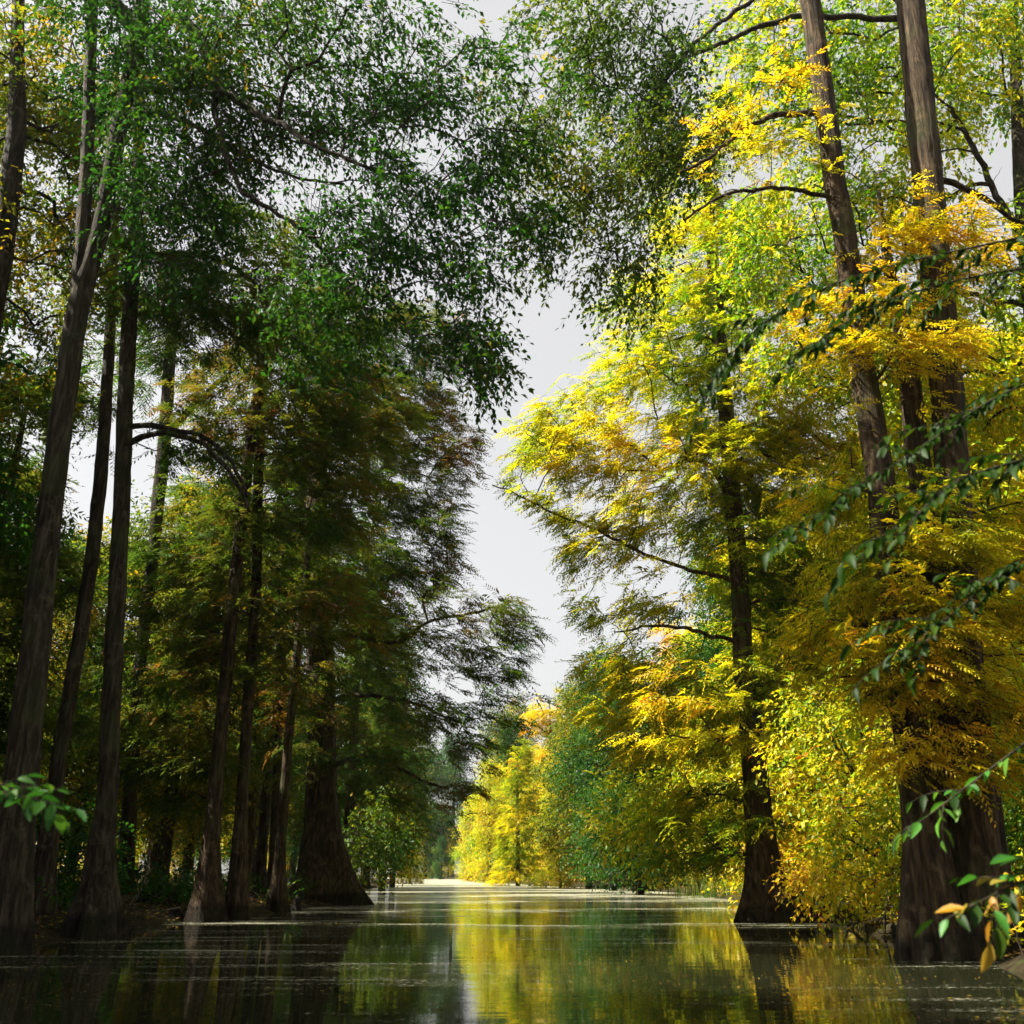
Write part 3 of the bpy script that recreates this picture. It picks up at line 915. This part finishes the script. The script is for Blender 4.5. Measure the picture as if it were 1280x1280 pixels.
shrub('shrub', 'dim green bush behind the leftmost trunks', 60, 1060, 21, 90, 70, 2, K['broad_dark'], .13, 1.6, (.5, .25), base=(-10.8, 21, 0))
shrub('shrub', 'bright green shrub just right of the giant trunk on the left bank', 470, 1040, 50, 45, 50, 2.4, K['broad_mid'], .24, 2.4, (.35, .22), base=(-8.5, 50, 0))

# ------------------------------------------------------------------ woodland further off: a few kinds, each copied
def proto(name, h, r, kind, leafm, barkm, size, tint, od, low=.18):
    st = (np.array([(0, 0, -.2), (0.05, 0, .6), (.1, .05, h * .4), (0, .1, h * .75), (.05, 0, h)]), np.array([h * .026, h * .017, h * .013, h * .008, .02]))
    bl = []
    n = 9
    for i in range(n):
        f = low + (1 - low) * (i + .5) / n
        rr = r * (1 - .55 * max(0, (f - .5) / .5) ** 2) * RNG.uniform(.7, 1.1)
        a = RNG.uniform(0, 2 * pi)
        bl.append((np.array([cos(a) * rr * .35, sin(a) * rr * .35, f * h]), np.array([rr, rr, h * .10]), od))
    return make_tree(name, '', [st], bl, kind, leafm, barkm, size, 56 if kind == 'cypress' else 26, od, tint, (7, .2, .7), prune=False, nbranch=6, clump=3.2, seg=10, low=h * .12, step=.9, tip=.012)


def copy_tree(root, loc, rz, sc, label, group):
    r = root.copy()
    COL.objects.link(r)
    r.location = loc
    r.rotation_euler = (0, 0, rz)
    r.scale = (sc, sc, sc * random.uniform(.92, 1.1))
    r['label'], r['group'] = label, group
    for ch in root.children:
        c = ch.copy()
        COL.objects.link(c)
        c.parent = r
    return r


PROTO = {
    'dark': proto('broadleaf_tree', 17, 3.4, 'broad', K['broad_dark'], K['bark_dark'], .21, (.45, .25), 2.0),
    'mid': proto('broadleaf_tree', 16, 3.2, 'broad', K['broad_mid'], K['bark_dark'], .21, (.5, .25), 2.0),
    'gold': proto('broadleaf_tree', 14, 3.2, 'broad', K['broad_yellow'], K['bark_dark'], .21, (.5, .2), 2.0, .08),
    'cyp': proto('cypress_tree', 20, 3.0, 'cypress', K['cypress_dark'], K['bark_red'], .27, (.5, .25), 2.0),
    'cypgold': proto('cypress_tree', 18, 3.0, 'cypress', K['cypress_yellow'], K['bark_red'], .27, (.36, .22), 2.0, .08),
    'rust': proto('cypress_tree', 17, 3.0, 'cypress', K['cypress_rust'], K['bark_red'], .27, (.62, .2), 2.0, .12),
}
USED = set()


def plant(kind, x, y, label, group, sc=1.0):
    z = float(ground_z(np.array([x]), np.array([y]))[0])
    rz = random.uniform(0, 2 * pi)
    p = PROTO[kind]
    if kind in USED:
        return copy_tree(p, (x, y, z), rz, sc, label, group)
    USED.add(kind)
    p.location = (x, y, z)
    p.rotation_euler = (0, 0, rz)
    p.scale = (sc, sc, sc)
    p['label'], p['group'] = label, group
    return p


# trees one can pick out down the canal
def put(kind, px, Y_, label, sc=1.0):
    P = pix(px, 1092, Y_)
    plant(kind, P[0], Y_, label, 'single trees along the far reach', sc)


put('cypgold', 648, 88, 'yellow cypress at the water where the right bank closes in', .72)
put('dark', 765, 64, 'dark green tree behind the sedge on the right bank', .95)
put('dark', 800, 52, 'dense green tree beside the golden wall of leaves', .8)
put('rust', 690, 104, 'rust-coloured cypress behind the yellow one at the bend', 1.1)
put('gold', 612, 118, 'orange-gold tree low over the far water', 1.0)
put('gold', 700, 76, 'yellow bushy tree at the foot of the dark green wall', .55)
put('mid', 735, 72, 'olive tree on the right bank short of the bend', .95)
put('gold', 590, 140, 'small gold tree at the far end of the right bank', .9)
put('mid', 490, 80, 'green tree at the left end of the bright water', .95)
put('gold', 512, 105, 'orange tree low on the left bank by the bright water', .6)
put('cyp', 478, 64, 'dark cypress beyond the giant trunk on the left bank', .75)
put('rust', 455, 90, 'rusty tree behind the giant trunk', .9)
put('dark', 552, 190, 'low dark tree in the middle of the far canal end', .5)
put('mid', 540, 205, 'low olive tree at the far canal end', .55)
put('gold', 560, 215, 'low golden tree at the far canal end', .7)
put('cyp', 432, 56, 'tall olive cypress close behind the giant trunk', 1.0)
put('dark', 458, 72, 'tall dark tree right of the giant trunk, farther down the bank', 1.05)
put('dark', 530, 200, 'hazy dark tree closing the end of the canal on its left', 1.5)
put('dark', 565, 225, 'hazy dark tree closing the end of the canal on its right', 1.8)
put('mid', 640, 170, 'tall olive tree above the orange one at the bend', 1.9)

KIND = {'dark': 'dark green broadleaf tree', 'mid': 'olive broadleaf tree', 'gold': 'golden broadleaf tree', 'cyp': 'olive cypress',
        'cypgold': 'golden cypress', 'rust': 'rusty cypress'}
ROW = ['first', 'second', 'third', 'fourth', 'fifth']
LZONE = [(24, 'behind the leftmost trunks'), (34, 'behind the ribbed pair'), (50, 'behind the giant trunk'), (80, 'past the giant trunk'), (300, 'far down the left bank')]
RZONE = [(26, 'behind the three-stemmed cypress'), (36, 'behind the golden cypress'), (52, 'behind the broad yellow shrub'), (80, 'behind the sedge'), (300, 'far down the right bank')]


def zone(z, y):
    for a, b in z:
        if y < a: return b


NL = 46
for i in range(NL):
    y = 18 + (i / NL) ** 1.25 * 130
    row = i % 4
    x = float(left_x(y)) - 3.2 - row * 4.2 - random.uniform(0, 2.5) - (3 if y < 30 else 0)
    if y > 88 and row == 0: continue           # the far reach lies open to the sun
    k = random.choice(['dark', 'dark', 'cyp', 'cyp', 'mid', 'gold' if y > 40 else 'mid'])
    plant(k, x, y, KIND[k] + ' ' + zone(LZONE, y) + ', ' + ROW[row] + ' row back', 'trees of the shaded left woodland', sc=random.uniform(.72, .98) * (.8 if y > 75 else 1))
NR = 52
for i in range(NR):
    y = 21 + (i / NR) ** 1.3 * 130
    row = i % 4
    x = float(right_x(y)) + 2.2 + row * 3.6 + random.uniform(0, 2.0)
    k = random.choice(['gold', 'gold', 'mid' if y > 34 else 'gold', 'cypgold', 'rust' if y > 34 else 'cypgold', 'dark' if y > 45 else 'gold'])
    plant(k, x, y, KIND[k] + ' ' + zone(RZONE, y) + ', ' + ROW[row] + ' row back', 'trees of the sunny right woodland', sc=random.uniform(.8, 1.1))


for i in range(4):  # trees outside the view, added to keep the sun off the left trunks
    plant('mid' if i % 2 else 'dark', -12.5 - 3.5 * (i % 2), 7 + i * 3.4, KIND['mid' if i % 2 else 'dark'] + ' added for shade just left of the view, ' + ROW[i] + ' along the bank', 'added shade trees left of the view', sc=.95)
for i in range(8):                            # wooded banks behind the boat, unseen, added to darken the trunks in view
    y = -2 - (i // 4) * 6.5 + random.uniform(-1, 1)
    x = float(left_x(y)) - 2.5 - (i % 2) * 4.5 if i % 4 < 2 else float(right_x(y)) + 2.5 + (i % 2) * 4.5
    k = random.choice(['dark', 'mid', 'cyp'])
    plant(k, x, y, KIND[k] + (' on the left bank' if i % 4 < 2 else ' on the right bank') + ' added behind camera, ' + ROW[i // 4] + ' pair, ' + ('beside the water' if i % 2 == 0 else 'back from the water'), 'added shade trees behind the viewpoint', sc=random.uniform(.85, 1.05))

# ------------------------------------------------------------------ things at the waterline
def sedge(label, x, y, n, h, spread):
    z = float(ground_z(np.array([x]), np.array([y]))[0])
    z = max(z, -.1)
    V, T, tn = [], [], []
    for i in range(n):
        a, l = RNG.uniform(0, 2 * pi), h * RNG.uniform(.6, 1.15)
        b = np.array([RNG.normal(0, spread), RNG.normal(0, spread * .6), 0])
        d = np.array([cos(a), sin(a), 0])
        sd_ = np.array([-sin(a), cos(a), 0])
        lean = RNG.uniform(.15, .8)
        for k, f in enumerate((0, .35, .7, 1)):
            c = b + d * l * lean * f ** 1.8 + np.array([0, 0, l * (f - .38 * lean * f ** 2.2)])
            wd = .014 * (1 - f * .92)
            V += [c - sd_ * wd, c + sd_ * wd]
        o = len(V) - 8
        for k in range(3):
            q = o + 2 * k
            T += [(q, q + 1, q + 3), (q, q + 3, q + 2)]
        tn += [RNG.random()] * 8
    r = thing('sedge_clump', label, 'sedge', (x, y, z), 'sedge clumps along the right waterline')
    link('blades', mesh('blades', np.array(V), T, M['sedge'], tn), r)['kind'] = 'stuff'


sedge('strappy sedge clump under the broad yellow shrub, nearest the bend', 8.9, 44, 170, 1.3, .8)
sedge('strappy sedge clump on the right bank below the dark green tree', 9.0, 50, 150, 1.4, .9)
sedge('small sedge clump at the water just left of the golden cypress foot', 7.9, 31, 110, .8, .45)
sedge('green sedge clump just right of the golden cypress foot', 7.6, 26.5, 130, 1.2, .35)


def stick(name, label, cat, pts, rad, mat, group=None, knot=.2):
    P, R = smooth_path(np.array(pts, float), np.array(rad, float), .08)
    P[1:-1] += RNG.normal(0, .006, (len(P) - 2, 3))
    mb = MB()
    o0 = P[0].copy()
    mb.tube(P, R, 9, lump=knot)
    o = mb.build(name, mat, None, o0)
    o.location = o0
    return tag(o, label, cat, group)


def knee(label, x, y, h, r):
    stick('cypress_knee', label, 'cypress knee', [(x, y, -.2), (x + .02, y, h * .4), (x, y + .02, h * .8), (x + .01, y, h)], [r * 1.7, r, r * .75, r * .25], M['bark_dark'], 'cypress knees in the shallows')


p = shore(1034, 1152); knee('dark upright knee standing in the shallows right of the flared foot', p[0], p[1], .62, .085)
p = shore(1006, 1152); knee('short knee touching the flared foot of the golden cypress', p[0] + .25, p[1] - .1, .25, .07)
p = shore(215, 1152); knee('low stump-like knee between the wide foot and the ribbed pair', p[0], p[1], .3, .16)
p = shore(190, 1150); knee('taller thin knee beside the wide ribbed foot', p[0], p[1] + 1, .5, .09)
p = shore(370, 1137); knee('blunt knee in front of the thin cypress stems', p[0], p[1], .4, .12)
p = shore(1120, 1180); knee('narrow pale knee against the left edge of the three-stemmed foot', p[0], p[1], .3, .05)

BR = 'dead branches fallen into the shallows'
M['dead'] = bark_mat('bleached_wood', (.07, .055, .04), (.17, .14, .10), (.30, .25, .18), .1, 2)
p, q = shore(1056, 1162), pix(1130, 1118, 19)
stick('fallen_branch', 'pale dead branch slanting out of the water toward the three-stemmed foot', 'branch', [p - [0, 0, .1], (p + q) / 2 + [0, 0, .06], q], [.04, .032, .015], M['dead'], BR)
p, q = shore(1062, 1158), pix(1040, 1122, 20.5)
stick('fallen_branch', 'short dead branch leaning back beside the upright knee', 'branch', [p - [0, 0, .1], (p + q) / 2 + [0, 0, .03], q], [.03, .022, .010], M['dead'], BR)
p, q = shore(1085, 1165), pix(1060, 1105, 19)
stick('fallen_branch', 'forked-looking thin dead branch rising left from the water', 'branch', [p - [0, 0, .1], (p + q) / 2 + [.05, 0, .05], q], [.028, .02, .008], M['dead'], BR)
p, q = shore(1105, 1172), pix(1118, 1090, 17.5)
stick('fallen_branch', 'thin dead branch standing near the left edge of the three-stemmed foot', 'branch', [p - [0, 0, .1], (p + q) / 2 + [-.06, 0, .0], q], [.026, .018, .008], M['dead'], BR)
p, q = shore(160, 1148), shore(232, 1146)
stick('fallen_log', 'half-sunken dark log lying between the wide foot and the ribbed pair', 'log', [p + [0, .5, .03], (p + q) / 2 + [0, .5, .10], q + [0, .6, .05]], [.12, .14, .10], M['bark_dark'])
p, q = shore(60, 1160), shore(110, 1150)
stick('fallen_log', 'mossy dark log on the mud behind the slim leaning cypress', 'log', [p + [0, 3, .3], (p + q) / 2 + [0, 3, .36], q + [0, 3.5, .3]], [.14, .15, .11], M['bark_grey'])


# ------------------------------------------------------------------ foreground twigs, every leaf its own part
def leaf_shape(L, Wd, bend, fold):
    V, T = [], []
    prof = [(0, .06), (.18, .62), (.42, 1), (.7, .72), (.9, .28), (1, .0)]
    for f, w in prof:
        z = -bend * f * f
        V += [(-w * Wd / 2, f * L, z + fold * w), (0, f * L, z), (w * Wd / 2, f * L, z + fold * w)]
    V = np.array(V) * 1.0
    for k in range(len(prof) - 1):
        a = 3 * k
        for e in (0, 1):
            T += [(a + e, a + e + 1, a + e + 4), (a + e, a + e + 4, a + e + 3)]
    return V, T


LEAF = {}
for mk in ('near_green', 'near_dark', 'near_orange', 'near_yellow'):
    LEAF[mk] = []
    for bend, fold in ((.12, .012), (.34, .018), (-.08, .03)):
        V, T = leaf_shape(1, .42, bend, fold * 6)
        LEAF[mk].append(mesh('leaf', V, T, M[mk], None, True))


def leafy_branch(label, main, rad, sides, mats, size, per, droop, group='leafy twigs reaching into the foreground', mask=None):
    """main: stem polyline; sides: (position along it, direction, length) of side twigs; leaves alternate along every twig"""
    from mathutils import Vector, Matrix
    P, R = smooth_path(np.array(main, float), np.array(rad, float), .08)
    o0 = P[0]
    root = thing('leafy_branch', label, 'leafy branch', o0, group)
    mb = MB()
    mb.tube(P, R, 6)
    twigs = [P[len(P) // 5:]]
    for f, d, l in sides:
        a = P[min(len(P) - 1, int(f * (len(P) - 1)))]
        d = np.array(d, float)
        d /= np.linalg.norm(d)
        n = max(4, int(l / .06))
        tt = np.linspace(0, 1, n)
        Tw = a + d * (l * tt)[:, None] + np.array([0, 0, -1]) * (droop * l * tt ** 2)[:, None] + RNG.normal(0, .006, (n, 3)) * tt[:, None]
        mb.tube(Tw, .0045 * (1 - .7 * tt), 5)
        twigs.append(Tw)
    mb.build('stem', M['bark_dark'], root, o0)
    for Tw in twigs:
        L = np.linalg.norm(np.diff(Tw, axis=0), axis=1).sum()
        n = max(2, int(L * per))
        for i in range(n):
            f = (i + .6) / n
            k = f * (len(Tw) - 1)
            a = int(k)
            b = min(a + 1, len(Tw) - 1)
            c = Tw[a] + (Tw[b] - Tw[a]) * (k - a)
            ax = norm(Tw[b] - Tw[max(0, b - 1)])
            up = np.array([0, 0, 1.])
            sd_ = norm(np.cross(ax, up)) * (1 if i % 2 else -1)
            d = ax * .7 + sd_ * .75 + RNG.normal(0, .22, 3)
            if i == n - 1: d = ax + RNG.normal(0, .1, 3)
            d[2] -= droop * .9 + RNG.uniform(-.1, .35)
            d = norm(d)
            nn = norm(up + RNG.normal(0, .35, 3))
            xx = norm(np.cross(d, nn))
            zz = np.cross(xx, d)
            s_ = size * RNG.uniform(.55, 1.3)
            mk = mats[int(RNG.integers(len(mats)))]
            o = bpy.data.objects.new('leaf', LEAF[mk][int(RNG.integers(3))])
            COL.objects.link(o)
            o.parent = root
            lc = c - o0
            o.matrix_local = Matrix(((xx[0] * s_, d[0] * s_, zz[0] * s_, lc[0]), (xx[1] * s_, d[1] * s_, zz[1] * s_, lc[1]), (xx[2] * s_, d[2] * s_, zz[2] * s_, lc[2]), (0, 0, 0, 1)))
    return root


# bright sprig entering at the left edge
leafy_branch('bright green sprig poking in at the left edge above the grey trunk foot', [pix(-60, 985, 4.4), pix(0, 992, 4.3), pix(45, 1000, 4.2), pix(95, 1012, 4.1)], [.006, .005, .004, .002],
             [(.25, (.8, -.3, .35), .18), (.45, (.9, -.2, .3), .22), (.6, (.5, -.6, -.2), .14), (.35, (.4, -.6, -.5), .16), (.5, (.9, .2, -.25), .22), (.7, (.7, -.3, .45), .18), (.3, (.7, .2, .5), .2)], ['near_green'], .095, 28, .2)
# dark boughs hanging across the right side
LB = [((1310, 290), (1190, 315), (1070, 345), (960, 400), (870, 490), 5.6, 'long dark bough hanging across the golden cypress, reaching farthest left'),
      ((1330, 460), (1240, 500), (1150, 560), (1060, 620), (960, 690), 5.0, 'dark bough crossing the three bare stems at mid height'),
      ((1340, 560), (1260, 580), (1200, 600), (1150, 640), (1110, 700), 4.4, 'largest dark bough by the right edge with the biggest leaves'),
      ((1320, 700), (1250, 720), (1200, 760), (1160, 800), (1140, 850), 5.2, 'short dark bough right of the stems, lowest of the hanging ones'),
      ((1330, 330), (1250, 340), (1160, 360), (1080, 390), (990, 450), 5.8, 'dark bough under the upper stems beside the right edge')]
for *pp, Y_, lab in LB:
    mp = [pix(x, y, Y_ - .1 * i) for i, (x, y) in enumerate(pp)]
    sides = []
    for k in range(13):
        f = .08 + .9 * k / 13
        sides.append((f, (-.8 + RNG.normal(0, .35), RNG.normal(-.1, .5), RNG.uniform(-.6, .35)), RNG.uniform(.15, .5)))
    leafy_branch(lab, mp, [.009, .007, .005, .004, .002], sides, ['near_dark'], .088, 30, .42)
leafy_branch('green sprig hanging in front of the three-stemmed foot', [pix(1320, 900, 5.6), pix(1240, 960, 5.5), pix(1180, 1005, 5.4), pix(1120, 1050, 5.3)], [.009, .007, .005, .002],
             [(.4, (-.7, -.2, -.3), .3), (.6, (-.8, .3, .1), .3), (.75, (-.4, -.5, -.5), .22), (.9, (-.6, .2, -.2), .2)], ['near_green', 'near_green', 'near_dark'], .10, 15, .35)
leafy_branch('drooping sprig with orange and dark leaves at the lower right edge', [pix(1330, 1085, 4.6), pix(1270, 1105, 4.5), pix(1220, 1130, 4.4), pix(1180, 1150, 4.3)], [.009, .006, .004, .002],
             [(.2, (-.8, -.2, .2), .22), (.45, (-.7, .2, .3), .25), (.6, (-.5, -.5, -.3), .2), (.8, (-.8, .1, -.1), .2), (.3, (-.6, .1, -.5), .3), (.1, (-.7, -.2, .35), .3)], ['near_dark', 'near_dark', 'near_green', 'near_orange'], .11, 18, .3)
p = shore(1020, 1160)
leafy_branch('small yellow sprig rising from the shallows right of the flared foot', [p + [0, 0, -.1], p + [.1, 0, .15], p + [.35, -.1, .3], p + [.5, -.1, .28]], [.008, .006, .004, .002],
             [(.5, (.6, -.2, .3), .25), (.7, (-.3, -.2, .4), .25)], ['near_yellow'], .14, 12, .3)

# ------------------------------------------------------------------ low growth and fallen leaves on the banks
def bank_points(side, n, y0, y1, w):
    y = y0 + (y1 - y0) * RNG.random(n) ** 1.4
    o = w * RNG.random(n) ** 1.3
    x = left_x(y) - .15 - o if side < 0 else right_x(y) + .15 + o
    return x, y, ground_z(x, y)


for side, lm, lab, tn in ((-1, M['broad_dark'], 'low dark undergrowth on the shaded left bank', .5), (1, M['broad_yellow'], 'low yellowing undergrowth on the sunny right bank', .5)):
    x, y, z = bank_points(side, 1500, 11, 75, 5.5)
    C = np.stack([x, y, z + .12 + .55 * RNG.random(len(x)) ** 1.6], -1)
    C = C[(np.sin(C[:, 0] * 1.7 + C[:, 1] * .8) + np.sin(C[:, 1] * 1.3 - C[:, 0]) + RNG.normal(0, .5, len(C))) > -.2]
    O = norm(unit(len(C)) + [0, 0, .8])
    V, T, tt, _ = foliage('broad', C, O, .09, np.clip(RNG.normal(tn, .2, len(C)), 0, 1), 18, .2)
    o = link('undergrowth', mesh('undergrowth', V, T, lm, tt))
    o['kind'], o['label'] = 'stuff', lab
    x, y, z = bank_points(side, 9000, 9, 60, 6)
    k = z > .02
    B = np.stack([x, y, z + .035], -1)[k]
    a = RNG.uniform(0, 2 * pi, len(B))
    D = np.stack([np.cos(a), np.sin(a), RNG.normal(0, .25, len(B))], -1)
    V, T = rhomb(B, D, norm(np.array([[0, 0, 1.]]) + RNG.normal(0, .3, (len(B), 3))), RNG.uniform(.05, .12, len(B)), RNG.uniform(.025, .06, len(B)), .2)
    o = link('fallen_leaves', mesh('fallen_leaves', V, T, M['litter'], np.repeat(RNG.random(len(B)), 4)))
    o['kind'], o['label'] = 'stuff', 'brown fallen leaves lying on the ' + ('left' if side < 0 else 'right') + ' bank'
    for i in range(160):                       # bare twigs lying and standing in the brush, as one tangle
        if i == 0: mb = MB()
        x, y, z = (float(v[0]) for v in bank_points(side, 1, 12, 34, 1.8))
        dd = norm(RNG.normal(0, 1, 3) * [1, 1, .5] + [0, 0, .25])
        tl = RNG.uniform(.3, 1.1)
        tt = np.linspace(0, 1, 6)[:, None]
        tw = np.array([x, y, z]) + dd * tl * tt + RNG.normal(0, .05, (6, 3)) * tt
        mb.tube(tw, np.linspace(RNG.uniform(.006, .016), .003, 6), 4)
    o = mb.build('brushwood', M['dead'])
    o['kind'], o['label'] = 'stuff', 'tangle of bare twigs along the ' + ('left' if side < 0 else 'right') + ' waterline'

# ------------------------------------------------------------------ leaves afloat
n = 9000
yy = 5.5 + 34 * RNG.random(n) ** 1.5
xx = left_x(yy) + (right_x(yy) - left_x(yy)) * RNG.random(n)
pt = np.sin(xx * .8 + yy * .55) + np.sin(yy * 1.9 - xx * .35 + 1) + .7 * np.sin(yy * 4.1 + xx * .5)
k = (pt + RNG.normal(0, .6, n)) > .9
xx, yy = xx[k], yy[k]
n = len(xx)
B = np.stack([xx, yy, np.full(n, .005)], -1)
a = RNG.uniform(0, 2 * pi, n)
D = np.stack([np.cos(a), np.sin(a), RNG.normal(0, .04, n)], -1)
V, T = rhomb(B, D, np.array([[0, 0, 1.]]) + RNG.normal(0, .05, (n, 3)), RNG.uniform(.02, .06, n), RNG.uniform(.012, .03, n), .15)
V[:, 2] = np.maximum(V[:, 2], .003)
o = link('floating_leaves', mesh('floating_leaves', V, T, M['litter'], np.repeat(RNG.random(n), 4)))
o['kind'] = 'stuff'
o['label'] = 'scattered small fallen leaves floating on the dark water'

# copies that ended up with the same words are told apart by their distance
same = {}
for o in S.objects:
    if o.parent is None and 'category' in o and str(o.get('group', '')).startswith('trees of'):
        same.setdefault(o['label'], []).append(o)
for lab, os_ in same.items():
    os_.sort(key=lambda o: o.location.y)
    w = {2: ('nearer of two', 'farther of two'), 3: ('nearest of three', 'middle of three', 'farthest of three'),
         4: ('nearest of four', 'second of four', 'third of four', 'farthest of four')}.get(len(os_))
    if w:
        for o, x in zip(os_, w): o['label'] = lab + ', ' + x

# ------------------------------------------------------------------ thin warm haze over the canal
bx = np.array([(x, y, z) for z in (-2.4, 36) for y in (-70, 262) for x in (-59, 59)], float)
m, t, out = nodes('canal_haze')
vol = t.nodes.new('ShaderNodeVolumePrincipled')
vol.inputs['Color'].default_value = (.95, .95, .92, 1)
vol.inputs['Density'].default_value = .00012
vol.inputs['Anisotropy'].default_value = .3
t.links.new(vol.outputs[0], out.inputs['Volume'])
hz = link('haze', mesh('haze', bx, None, m, None, False, [(0, 2, 3, 1), (4, 5, 7, 6), (0, 1, 5, 4), (2, 6, 7, 3), (0, 4, 6, 2), (1, 3, 7, 5)]))
hz['kind'] = 'stuff'
